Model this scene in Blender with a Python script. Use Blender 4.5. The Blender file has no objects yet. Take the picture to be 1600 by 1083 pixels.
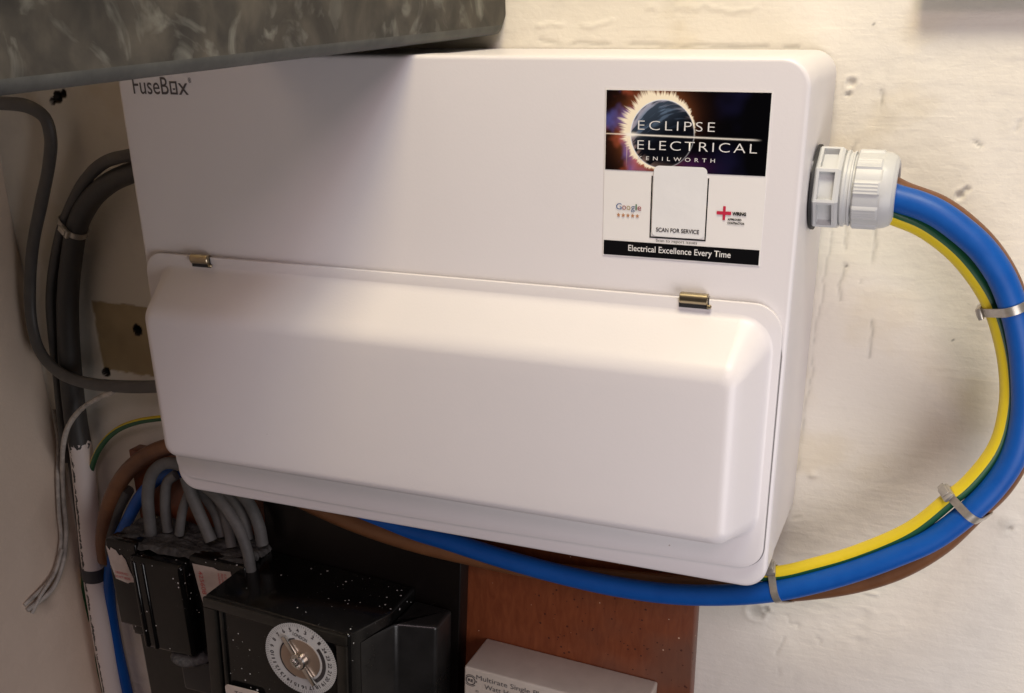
import bpy, bmesh, math, random
import numpy as np
from mathutils import Vector, Matrix, Euler, noise
random.seed(7); rng = np.random.default_rng(7)
S = bpy.context.scene
C = S.collection

# ------------------------------------------------------------------ camera
CW, CH = 1600.0, 1083.0
FPX, CX, CY = 1672.4, 820.79, 748.39
CAMLOC = Vector((0.4724, -0.6336, 0.3025))
CAMROT = Euler((1.1518, 0.0110, 0.3803), 'XYZ')
cd = bpy.data.cameras.new('camera'); cam = bpy.data.objects.new('camera', cd); C.objects.link(cam)
cam.location = CAMLOC; cam.rotation_euler = CAMROT
cd.sensor_width = 36; cd.lens = FPX/CW*36
cd.shift_x = -(CX-CW/2)/CW; cd.shift_y = (CY-CH/2)/CW
cd.clip_start = 0.01; cd.clip_end = 50
S.camera = cam

# ------------------------------------------------------------------ world and lamps
w = bpy.data.worlds.new('World'); S.world = w; w.use_nodes = True
bg = w.node_tree.nodes['Background']
bg.inputs['Color'].default_value = (1.0, 0.82, 0.80, 1); bg.inputs['Strength'].default_value = 0.012

def area(name, loc, target, size, power, col, spread=math.pi):
    l = bpy.data.lights.new(name, 'AREA'); l.shape = 'DISK'; l.size = size; l.energy = power; l.color = col; l.spread = spread
    o = bpy.data.objects.new(name, l); C.objects.link(o); o.location = loc
    o.rotation_euler = (Vector(target)-Vector(loc)).to_track_quat('-Z', 'Y').to_euler(); return o
area('ceiling_lamp', (0.40, -0.35, 0.95), (0.25, 0, 0.05), 0.25, 4.5, (1.0, 0.83, 0.54))
area('overhead_fill', (0.62, -0.45, 1.0), (0.25, 0, 0.05), 0.28, 3.4, (0.92, 0.96, 0.95))  # second overhead fill, added beside the lamp for smoother shadows
area('high_fill', (0.80, -1.20, 0.95), (0.25, 0, 0.05), 0.40, 3.6, (1.0, 0.76, 0.80))  # unseen fill, added at upper right to brighten the front
area('side_light', (0.72, -0.46, -0.04), (0.25, 0, 0.05), 0.42, 1.80, (1.0, 0.95, 0.97))
S.view_settings.view_transform = 'Standard'; S.view_settings.look = 'None'
S.view_settings.exposure = 0; S.view_settings.gamma = 1; S.view_settings.use_curve_mapping = False
S.render.engine = 'CYCLES'

# ------------------------------------------------------------------ helpers
ROT = CAMROT.to_matrix()
def ray(px, py): return ROT @ Vector(((px-CX)/FPX, -(py-CY)/FPX, -1))
def at(px, py, Y):
    d = ray(px, py); return CAMLOC + d*((Y-CAMLOC.y)/d.y)
def at_x(px, py, X):
    d = ray(px, py); return CAMLOC + d*((X-CAMLOC.x)/d.x)

def tag(o, label=None, cat=None, group=None, kind=None):
    if label: o['label'] = label
    if cat: o['category'] = cat
    if group: o['group'] = group
    if kind: o['kind'] = kind
    return o
def thing(name, label, cat, loc=(0, 0, 0), group=None):
    o = bpy.data.objects.new(name, None); C.objects.link(o); o.location = loc; o.empty_display_size = .02
    return tag(o, label, cat, group)
def wloc(o):
    v = Vector(o.location)
    while o.parent: o = o.parent; v = v + Vector(o.location)
    return v
def link(name, me, mats, parent=None, smooth=True, angle=35):
    """mesh data is in world coordinates; it is shifted so that it keeps its place under its parent"""
    o = bpy.data.objects.new(name, me); C.objects.link(o)
    if parent is not None:
        o.parent = parent; me.transform(Matrix.Translation(-wloc(parent)))
    for m in (mats if isinstance(mats, (list, tuple)) else [mats]): me.materials.append(m)
    if smooth:
        for p in me.polygons: p.use_smooth = True
        me.set_sharp_from_angle(angle=math.radians(angle))
    return o
def from_bm(bm):
    me = bpy.data.meshes.new('m'); bmesh.ops.recalc_face_normals(bm, faces=bm.faces); bm.to_mesh(me); bm.free(); return me
def box_bm(x0, x1, y0, y1, z0, z1, bev=0.0, seg=3, bm=None, mat=None):
    b = bmesh.new(); bmesh.ops.create_cube(b, size=1)
    for v in b.verts:
        v.co = Vector(((x0+x1)/2+v.co.x*(x1-x0), (y0+y1)/2+v.co.y*(y1-y0), (z0+z1)/2+v.co.z*(z1-z0)))
    if bev > 0: bmesh.ops.bevel(b, geom=b.edges[:], offset=bev, segments=seg, profile=.5, affect='EDGES')
    if mat is not None: bmesh.ops.transform(b, matrix=mat, verts=b.verts)
    if bm is None: return b
    me = bpy.data.meshes.new('t'); b.to_mesh(me); b.free(); bm.from_mesh(me); bpy.data.meshes.remove(me); return bm
def prism_bm(pts, y0, y1, bev=0.0, seg=3, front_only=False, bm=None):
    """pts = (x,z) outline, extruded along y"""
    b = bmesh.new()
    f = b.faces.new([b.verts.new((p[0], y0, p[1])) for p in pts])
    r = bmesh.ops.extrude_face_region(b, geom=[f])
    for v in r['geom']:
        if isinstance(v, bmesh.types.BMVert): v.co.y = y1
    bmesh.ops.recalc_face_normals(b, faces=b.faces)
    if bev > 0:
        ed = [e for e in b.edges if abs(e.verts[0].co.y-e.verts[1].co.y) < 1e-7 and (not front_only or abs(e.verts[0].co.y-y1) < 1e-7)]
        bmesh.ops.bevel(b, geom=ed, offset=bev, segments=seg, profile=.5, affect='EDGES')
    if bm is None: return b
    me = bpy.data.meshes.new('t'); b.to_mesh(me); b.free(); bm.from_mesh(me); bpy.data.meshes.remove(me); return bm
def rrect(x0, x1, z0, z1, r, n=8):
    """rounded rectangle, counter-clockwise, r may be 4 radii (bl, br, tr, tl)"""
    if not isinstance(r, (list, tuple)): r = (r,)*4
    out = []
    for (cx, cz, a0, rr) in ((x0+r[0], z0+r[0], 180, r[0]), (x1-r[1], z0+r[1], 270, r[1]), (x1-r[2], z1-r[2], 0, r[2]), (x0+r[3], z1-r[3], 90, r[3])):
        for k in range(n+1):
            a = math.radians(a0+90*k/n); out.append((cx+rr*math.cos(a), cz+rr*math.sin(a)))
    return out
def lathe_bm(prof, origin, axis='X', n=64, bm=None, cap=True):
    b = bm or bmesh.new(); rings = []
    o = Vector(origin)
    for (t, r) in prof:
        ring = []
        for k in range(n):
            a = 2*math.pi*k/n; c, s = r*math.cos(a), r*math.sin(a)
            v = {'X': (t, c, s), 'Y': (c, t, s), 'Z': (c, s, t)}[axis]
            ring.append(b.verts.new(o+Vector(v)))
        rings.append(ring)
    for i in range(len(rings)-1):
        for k in range(n):
            b.faces.new((rings[i][k], rings[i][(k+1) % n], rings[i+1][(k+1) % n], rings[i+1][k]))
    if cap:
        b.faces.new(rings[0]); b.faces.new(rings[-1])
    return b
def catmull(P, step=.003):
    P = [Vector(p) for p in P]; Q = [P[0]*2-P[1]]+P+[P[-1]*2-P[-2]]; out = []
    for i in range(1, len(Q)-2):
        p0, p1, p2, p3 = Q[i-1:i+3]; n = max(2, int((p2-p1).length/step))
        # centripetal spline
        def tj(ti, a, b): return ti+max((b-a).length, 1e-6)**.5
        t0 = 0; t1 = tj(t0, p0, p1); t2 = tj(t1, p1, p2); t3 = tj(t2, p2, p3)
        for k in range(n):
            t = t1+(t2-t1)*k/n
            A1 = p0*((t1-t)/(t1-t0))+p1*((t-t0)/(t1-t0)); A2 = p1*((t2-t)/(t2-t1))+p2*((t-t1)/(t2-t1)); A3 = p2*((t3-t)/(t3-t2))+p3*((t-t2)/(t3-t2))
            B1 = A1*((t2-t)/(t2-t0))+A2*((t-t0)/(t2-t0)); B2 = A2*((t3-t)/(t3-t1))+A3*((t-t1)/(t3-t1))
            out.append(B1*((t2-t)/(t2-t1))+B2*((t-t1)/(t2-t1)))
    out.append(P[-1]); return out
def frames(path):
    T = []
    for i in range(len(path)):
        a = path[max(0, i-1)]; b = path[min(len(path)-1, i+1)]; T.append((b-a).normalized())
    out = []; n = None
    for t in T:
        m = t.cross(Vector((0, 1, 0)))
        if n is None: n = m.normalized() if m.length > .1 else t.orthogonal().normalized()
        else:
            n = (n-t*n.dot(t)).normalized()
            if m.length > .3: n = n.lerp(m.normalized() if m.dot(n) > 0 else -m.normalized(), .3).normalized()
        out.append((t, n, t.cross(n)))
    return out
def tube_mesh(path, r, n=20, ry=None, stripe=None, wob=0.0, seed=0):
    """tube round a path; r float or function of 0..1; ry flattening; uv = (length, angle)"""
    b = bmesh.new(); fr = frames(path); rings = []; L = [0]
    uvl = b.loops.layers.uv.new('uv')
    for i in range(1, len(path)): L.append(L[-1]+(path[i]-path[i-1]).length)
    for i, (p, (t, u, v)) in enumerate(zip(path, fr)):
        s = L[i]/L[-1]; R0 = r(s) if callable(r) else r; R1 = R0*(ry or 1)
        if wob: R0 += wob*noise.noise(Vector((L[i]*40, seed, 0))); R1 += wob*noise.noise(Vector((L[i]*40, seed+9, 0)))
        rings.append([b.verts.new(p+u*(R0*math.cos(2*math.pi*k/n))+v*(R1*math.sin(2*math.pi*k/n))) for k in range(n)])
    for i in range(len(rings)-1):
        for k in range(n):
            f = b.faces.new((rings[i][k], rings[i][(k+1) % n], rings[i+1][(k+1) % n], rings[i+1][k]))
            for lp, (uu, vv) in zip(f.loops, ((L[i], k/n), (L[i], (k+1)/n), (L[i+1], (k+1)/n), (L[i+1], k/n))): lp[uvl].uv = (uu, vv)
            if stripe and stripe(k/n): f.material_index = 1
    b.faces.new(rings[0]); b.faces.new(rings[-1])
    return from_bm(b)

# ---- materials
def mat(name, col, rough=.5, metal=0.0, spec=.5, coat=0.0, var=None, vscale=20, bump=0.0, bscale=60, bdist=.001, stretch=(1, 1, 1), rvar=0.0, sss=0):
    m = bpy.data.materials.new(name); m.use_nodes = True; nt = m.node_tree; p = nt.nodes['Principled BSDF']
    p.inputs['Base Color'].default_value = (*col, 1); p.inputs['Roughness'].default_value = rough
    p.inputs['Metallic'].default_value = metal; p.inputs['Specular IOR Level'].default_value = spec; p.inputs['Coat Weight'].default_value = coat
    p.inputs['Coat Roughness'].default_value = .08
    tc = nt.nodes.new('ShaderNodeTexCoord'); mp = nt.nodes.new('ShaderNodeMapping'); mp.inputs['Scale'].default_value = stretch
    nt.links.new(tc.outputs['Object'], mp.inputs['Vector'])
    if var:
        n = nt.nodes.new('ShaderNodeTexNoise'); n.inputs['Scale'].default_value = vscale; n.inputs['Detail'].default_value = 6; n.inputs['Roughness'].default_value = .65
        nt.links.new(mp.outputs[0], n.inputs['Vector'])
        r = nt.nodes.new('ShaderNodeValToRGB'); r.color_ramp.elements[0].position = .32; r.color_ramp.elements[1].position = .68
        r.color_ramp.elements[0].color = (*col, 1); r.color_ramp.elements[1].color = (*var, 1)
        nt.links.new(n.outputs[0], r.inputs[0]); nt.links.new(r.outputs[0], p.inputs['Base Color'])
        if rvar:
            mr = nt.nodes.new('ShaderNodeMapRange'); mr.inputs[3].default_value = rough-rvar; mr.inputs[4].default_value = rough+rvar
            nt.links.new(n.outputs[0], mr.inputs[0]); nt.links.new(mr.outputs[0], p.inputs['Roughness'])
    if bump:
        n2 = nt.nodes.new('ShaderNodeTexNoise'); n2.inputs['Scale'].default_value = bscale; n2.inputs['Detail'].default_value = 5
        nt.links.new(mp.outputs[0], n2.inputs['Vector'])
        bp = nt.nodes.new('ShaderNodeBump'); bp.inputs['Strength'].default_value = bump; bp.inputs['Distance'].default_value = bdist
        nt.links.new(n2.outputs[0], bp.inputs['Height']); nt.links.new(bp.outputs[0], p.inputs['Normal'])
    return m
def speckle(m, scale, thr, col=(.8, .8, .78), zoned=None):
    """paint / plaster specks mixed over a material's colour"""
    nt = m.node_tree; p = nt.nodes['Principled BSDF']; inp = p.inputs['Base Color']
    tc = nt.nodes.new('ShaderNodeTexCoord'); vo = nt.nodes.new('ShaderNodeTexVoronoi'); vo.inputs['Scale'].default_value = scale
    wn = nt.nodes.new('ShaderNodeTexWhiteNoise'); wn.noise_dimensions = '3D'
    nt.links.new(tc.outputs['Object'], vo.inputs['Vector']); nt.links.new(vo.outputs['Position'], wn.inputs['Vector'])
    mr = nt.nodes.new('ShaderNodeMapRange'); mr.inputs[1].default_value = .55; mr.inputs[2].default_value = 1; mr.inputs[3].default_value = 0; mr.inputs[4].default_value = thr
    nt.links.new(wn.outputs[0], mr.inputs[0])
    lt = nt.nodes.new('ShaderNodeMath'); lt.operation = 'LESS_THAN'; nt.links.new(vo.outputs['Distance'], lt.inputs[0]); nt.links.new(mr.outputs[0], lt.inputs[1])
    ns = nt.nodes.new('ShaderNodeTexNoise'); ns.inputs['Scale'].default_value = zoned or 25; nt.links.new(tc.outputs['Object'], ns.inputs['Vector'])
    gt = nt.nodes.new('ShaderNodeMath'); gt.operation = 'GREATER_THAN'; gt.inputs[1].default_value = .48; nt.links.new(ns.outputs[0], gt.inputs[0])
    mu = nt.nodes.new('ShaderNodeMath'); mu.operation = 'MULTIPLY'; nt.links.new(lt.outputs[0], mu.inputs[0]); nt.links.new(gt.outputs[0], mu.inputs[1])
    mx = nt.nodes.new('ShaderNodeMixRGB'); mx.inputs[2].default_value = (*col, 1); nt.links.new(mu.outputs[0], mx.inputs[0])
    if inp.links: nt.links.new(inp.links[0].from_socket, mx.inputs[1])
    else: mx.inputs[1].default_value = inp.default_value
    nt.links.new(mx.outputs[0], inp); return m
def vcol_mat(name, rough=.35, spec=.5, bump=0.0, bscale=60, bdist=.001, coat=0):
    m = mat(name, (.5, .5, .5), rough, spec=spec, bump=bump, bscale=bscale, bdist=bdist, coat=coat)
    a = m.node_tree.nodes.new('ShaderNodeAttribute'); a.attribute_name = 'col'
    m.node_tree.links.new(a.outputs['Color'], m.node_tree.nodes['Principled BSDF'].inputs['Base Color']); return m

# ---- lettering
def text_mesh(s, x0, z0, width, height, y, shear=0.0, rot=0.0, thick=.0001, bold=0.0, cap='E', origin=None, spacing=1.0):
    """flat lettering facing -y, baseline at z0, cap height = height, total width = width"""
    cu = bpy.data.curves.new('t', 'FONT'); cu.body = s; cu.size = 1; cu.offset = bold; cu.space_character = spacing; cu.resolution_u = 4
    o = bpy.data.objects.new('t', cu); C.objects.link(o)
    bpy.context.view_layer.update()
    me = bpy.data.meshes.new_from_object(o.evaluated_get(bpy.context.evaluated_depsgraph_get()))
    bpy.data.objects.remove(o); bpy.data.curves.remove(cu)
    xs = [v.co.x for v in me.vertices]; a, b = min(xs), max(xs); capH = .73
    sx = width/(b-a) if width else height/capH; sz = height/capH
    for v in me.vertices:
        X, Z = (v.co.x-a)*sx, v.co.y*sz
        c, q = math.cos(rot), math.sin(rot)
        v.co = Vector((x0+X*c-Z*q, y, z0+X*q+Z*c+shear*X))
    return me
def merge(meshes):
    bm = bmesh.new()
    for m in meshes: bm.from_mesh(m); bpy.data.meshes.remove(m)
    me = bpy.data.meshes.new('m'); bm.to_mesh(me); bm.free(); return me

# fractal noise on arrays
def _h(ix, iy, s):
    n = (ix.astype(np.int64)*374761393+iy.astype(np.int64)*668265263+s*1442695041) & 0xffffffff
    n = ((n ^ (n >> 13))*1274126177) & 0xffffffff
    return ((n ^ (n >> 16)) & 0xffff)/65535.0
def vnoise(x, y, s=0):
    ix, iy = np.floor(x), np.floor(y); fx, fy = x-ix, y-iy; fx = fx*fx*(3-2*fx); fy = fy*fy*(3-2*fy)
    return (_h(ix, iy, s)*(1-fx)+_h(ix+1, iy, s)*fx)*(1-fy)+(_h(ix, iy+1, s)*(1-fx)+_h(ix+1, iy+1, s)*fx)*fy
def fbm(x, y, s=0, o=4):
    v = 0; a = .5; t = 0
    for k in range(o): v = v+a*vnoise(x*2**k, y*2**k, s+k*17); t += a; a *= .5
    return v/t
def sstep(a, b, x):
    t = np.clip((x-a)/(b-a), 0, 1); return t*t*(3-2*t)
def grid_mesh(X, Y, Z, col=None):
    nz, nx = X.shape; me = bpy.data.meshes.new('grid'); nv = nx*nz
    me.vertices.add(nv); me.vertices.foreach_set('co', np.stack([X, Y, Z], -1).astype(np.float32).ravel())
    i = np.arange(nv).reshape(nz, nx); q = np.stack([i[:-1, :-1], i[:-1, 1:], i[1:, 1:], i[1:, :-1]], -1).reshape(-1, 4)
    me.loops.add(q.size); me.loops.foreach_set('vertex_index', q.ravel().astype(np.int32))
    me.polygons.add(len(q)); me.polygons.foreach_set('loop_start', (np.arange(len(q))*4).astype(np.int32)); me.polygons.foreach_set('loop_total', np.full(len(q), 4, np.int32))
    me.update(); me.validate()
    if col is not None:
        a = me.color_attributes.new('col', 'FLOAT_COLOR', 'POINT')
        a.data.foreach_set('color', np.concatenate([col, np.ones(col.shape[:2]+(1,))], -1).astype(np.float32).ravel())
    return me
def lin(c):
    c = np.asarray(c, float)/255.0; return np.where(c <= .04045, c/12.92, ((c+.055)/1.055)**2.4)

# ================================================================== materials
M = {}
M['enamel'] = speckle(mat('white_enamel', (.75, .722, .735), .36, spec=.5, var=(.735, .708, .718), vscale=9, bump=.22, bscale=700, bdist=.00022, rvar=.06), 55, .035, col=(.48, .42, .40), zoned=14)
M['nylon'] = mat('grey_nylon', (.56, .57, .57), .42, bump=.1, bscale=500, bdist=.0002)
M['gasket'] = mat('black_rubber', (.02, .02, .022), .6)
M['blue'] = mat('blue_pvc', (.003, .078, .36), .45, spec=.35, var=(.004, .092, .40), vscale=60, bump=.15, bscale=300, bdist=.0004, rvar=.12)
M['brown'] = mat('brown_pvc', (.20, .085, .035), .42, var=(.15, .06, .025), vscale=50, bump=.12, bscale=300, bdist=.0003)
M['yellow'] = mat('yellow_pvc', (.72, .55, .02), .4, bump=.12, bscale=300, bdist=.0003)
M['green'] = mat('green_pvc', (.01, .085, .03), .4)
M['greycable'] = mat('grey_pvc', (.12, .115, .11), .45, var=(.09, .087, .083), vscale=40, bump=.2, bscale=200, bdist=.0004)
M['darkcable'] = mat('dark_grey_pvc', (.06, .058, .056), .5, var=(.085, .08, .075), vscale=50, bump=.25, bscale=160, bdist=.0005)
M['palecable'] = mat('dusty_grey_pvc', (.125, .12, .115), .65, var=(.075, .072, .07), vscale=60, bump=.3, bscale=200, bdist=.0005)
M['paintedwire'] = mat('wire_with_old_paint', (.75, .69, .62), .6, var=(.36, .33, .30), vscale=80, bump=.5, bscale=250, bdist=.0006)
M['steel'] = mat('stainless_strap', (.55, .51, .45), .3, metal=.65, var=(.40, .37, .32), vscale=200, rvar=.08)
M['brass'] = mat('hinge_metal', (.42, .36, .25), .32, metal=1, var=(.4, .33, .22), vscale=300)
M['ink'] = mat('dark_grey_ink', (.035, .03, .032), .5)
M['softink'] = mat('soft_grey_ink', (.085, .075, .078), .5)
M['black'] = mat('printed_black', (.005, .005, .006), .3, spec=.2)
M['white'] = mat('printed_white', (.78, .77, .75), .4)
M['paper'] = mat('sticker_paper', (.84, .82, .80), .45, bump=.15, bscale=120, bdist=.0005)
M['oldpaper'] = mat('old_paper', (.60, .52, .47), .7, var=(.5, .42, .37), vscale=120, bump=.3, bscale=200, bdist=.0004)
M['red'] = mat('printed_red', (.55, .02, .06), .5)
M['faded_red'] = mat('faded_red_ink', (.5, .13, .12), .6)
M['bakelite'] = speckle(speckle(mat('black_bakelite', (.003, .003, .003), .16, spec=.45, var=(.007, .0065, .006), vscale=30, rvar=.07, bump=.25, bscale=45, bdist=.0008), 260, .20, zoned=22), 520, .14, col=(.22, .22, .21), zoned=35)
M['bakelite_matt'] = speckle(mat('dusty_bakelite', (.008, .0072, .006), .32, var=(.016, .0145, .012), vscale=60, bump=.3, bscale=90, bdist=.0006), 300, .02, zoned=40)
M['dust'] = mat('dusty_top', (.014, .0135, .013), .8, var=(.085, .082, .078), vscale=90, bump=.9, bscale=160, bdist=.003)
M['smoke'] = mat('smoky_plastic', (.010, .0095, .009), .3, var=(.022, .021, .02), vscale=22, rvar=.1)
M['meter'] = mat('beige_plastic', (.62, .56, .49), .5, var=(.54, .485, .42), vscale=35, bump=.25, bscale=300, bdist=.0003)
M['dial'] = mat('dial_white', (.5, .5, .5), .4)
M['dial_metal'] = mat('dial_metal', (.42, .33, .27), .3, metal=.8)
M['chrome'] = mat('bright_screw', (.6, .58, .55), .22, metal=1)
M['tape'] = mat('grey_tape', (.05, .05, .055), .5, bump=.4, bscale=200, bdist=.0005)
M['darkwood'] = mat('dark_brown_wood', (.10, .035, .02), .4)

# plaster: cream paint with brush strokes; 'col' attribute gives bare patches
def plaster(name, dark=False):
    m = vcol_mat(name, .55, .4)
    nt = m.node_tree; p = nt.nodes['Principled BSDF']; tc = nt.nodes.new('ShaderNodeTexCoord')
    h = None
    for sc, st, amt in ((14, (1, 1, 1), 1.3), (60, (.22, 1, 2.2), .34), (150, (.5, 1, 1.3), .26), (420, (1, 1, 1), .16)):
        mp = nt.nodes.new('ShaderNodeMapping'); mp.inputs['Scale'].default_value = st; nt.links.new(tc.outputs['Object'], mp.inputs['Vector'])
        n = nt.nodes.new('ShaderNodeTexNoise'); n.inputs['Scale'].default_value = sc; n.inputs['Detail'].default_value = 4; n.inputs['Distortion'].default_value = .6
        nt.links.new(mp.outputs[0], n.inputs['Vector'])
        mu = nt.nodes.new('ShaderNodeMath'); mu.operation = 'MULTIPLY'; mu.inputs[1].default_value = amt; nt.links.new(n.outputs[0], mu.inputs[0])
        if h is None: h = mu
        else:
            ad = nt.nodes.new('ShaderNodeMath'); nt.links.new(h.outputs[0], ad.inputs[0]); nt.links.new(mu.outputs[0], ad.inputs[1]); h = ad
    bp = nt.nodes.new('ShaderNodeBump'); bp.inputs['Strength'].default_value = .7; bp.inputs['Distance'].default_value = .0016
    nt.links.new(h.outputs[0], bp.inputs['Height']); nt.links.new(bp.outputs[0], p.inputs['Normal'])
    return m
M['plaster'] = plaster('painted_plaster')

# mottled grey beam
def beam_material():
    m = mat('mottled_grey_metal', (.1, .1, .1), .5, spec=.35); nt = m.node_tree; p = nt.nodes['Principled BSDF']
    tc = nt.nodes.new('ShaderNodeTexCoord')
    def nz(scale, st, det=5, dist=.4):
        mp = nt.nodes.new('ShaderNodeMapping'); mp.inputs['Scale'].default_value = st; mp.inputs['Rotation'].default_value = (math.radians(14), 0, 0)
        n = nt.nodes.new('ShaderNodeTexNoise'); n.inputs['Scale'].default_value = scale; n.inputs['Detail'].default_value = det; n.inputs['Distortion'].default_value = dist
        nt.links.new(tc.outputs['Object'], mp.inputs['Vector']); nt.links.new(mp.outputs[0], n.inputs['Vector']); return n
    a = nz(60, (1, 1, .8)); r = nt.nodes.new('ShaderNodeValToRGB'); r.color_ramp.elements[0].position = .35; r.color_ramp.elements[1].position = .7
    r.color_ramp.elements[0].color = (.028, .026, .023, 1); r.color_ramp.elements[1].color = (.078, .069, .055, 1)
    nt.links.new(a.outputs[0], r.inputs[0])
    s = nz(52, (1, .75, .62), 4, 1.6); rs = nt.nodes.new('ShaderNodeValToRGB'); rs.color_ramp.elements[0].position = .56; rs.color_ramp.elements[1].position = .76
    nt.links.new(s.outputs[0], rs.inputs[0])
    mx = nt.nodes.new('ShaderNodeMixRGB'); mx.inputs[2].default_value = (.19, .19, .165, 1); nt.links.new(rs.outputs[0], mx.inputs[0]); nt.links.new(r.outputs[0], mx.inputs[1])
    d = nz(34, (1, .8, .9), 4, 1.0); rd = nt.nodes.new('ShaderNodeValToRGB'); rd.color_ramp.elements[0].position = .35; rd.color_ramp.elements[1].position = .6
    rd.color_ramp.elements[0].color = (.5, .5, .52, 1); nt.links.new(d.outputs[0], rd.inputs[0])
    mm = nt.nodes.new('ShaderNodeMixRGB'); mm.blend_type = 'MULTIPLY'; mm.inputs[0].default_value = 1; nt.links.new(mx.outputs[0], mm.inputs[1]); nt.links.new(rd.outputs[0], mm.inputs[2])
    nt.links.new(mm.outputs[0], p.inputs['Base Color'])
    bp = nt.nodes.new('ShaderNodeBump'); bp.inputs['Strength'].default_value = .3; bp.inputs['Distance'].default_value = .0006
    nt.links.new(a.outputs[0], bp.inputs['Height']); nt.links.new(bp.outputs[0], p.inputs['Normal']); return m
M['beam'] = beam_material()
M['beamedge'] = mat('beam_lip', (.034, .036, .034), .55, var=(.066, .068, .062), vscale=70, spec=.5, bump=.2, bscale=120, bdist=.0005)

def wood_material():
    m = mat('red_brown_varnished_wood', (.1, .03, .01), .42, spec=.4, coat=.15); nt = m.node_tree; p = nt.nodes['Principled BSDF']
    tc = nt.nodes.new('ShaderNodeTexCoord'); mp = nt.nodes.new('ShaderNodeMapping'); mp.inputs['Scale'].default_value = (4, 1, 1.0)
    n = nt.nodes.new('ShaderNodeTexNoise'); n.inputs['Scale'].default_value = 60; n.inputs['Detail'].default_value = 8; n.inputs['Distortion'].default_value = .8
    nt.links.new(tc.outputs['Object'], mp.inputs['Vector']); nt.links.new(mp.outputs[0], n.inputs['Vector'])
    r = nt.nodes.new('ShaderNodeValToRGB'); r.color_ramp.elements[0].position = .3; r.color_ramp.elements[1].position = .75
    r.color_ramp.elements[0].color = (.145, .034, .011, 1); r.color_ramp.elements[1].color = (.205, .056, .019, 1); nt.links.new(n.outputs[0], r.inputs[0])
    n2 = nt.nodes.new('ShaderNodeTexNoise'); n2.inputs['Scale'].default_value = 12; nt.links.new(tc.outputs['Object'], n2.inputs['Vector'])
    mm = nt.nodes.new('ShaderNodeMixRGB'); mm.inputs[2].default_value = (.13, .062, .04, 1); r2 = nt.nodes.new('ShaderNodeValToRGB'); r2.color_ramp.elements[0].position = .5; r2.color_ramp.elements[1].position = .75
    nt.links.new(n2.outputs[0], r2.inputs[0]); nt.links.new(r2.outputs[0], mm.inputs[0]); nt.links.new(r.outputs[0], mm.inputs[1]); nt.links.new(mm.outputs[0], p.inputs['Base Color'])
    bp = nt.nodes.new('ShaderNodeBump'); bp.inputs['Strength'].default_value = .2; bp.inputs['Distance'].default_value = .0004; nt.links.new(n.outputs[0], bp.inputs['Height']); nt.links.new(bp.outputs[0], p.inputs['Normal'])
    return speckle(speckle(m, 160, .12, (.5, .32, .22), 18), 330, .30, (.06, .015, .008), 14)
M['wood'] = wood_material()

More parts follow.
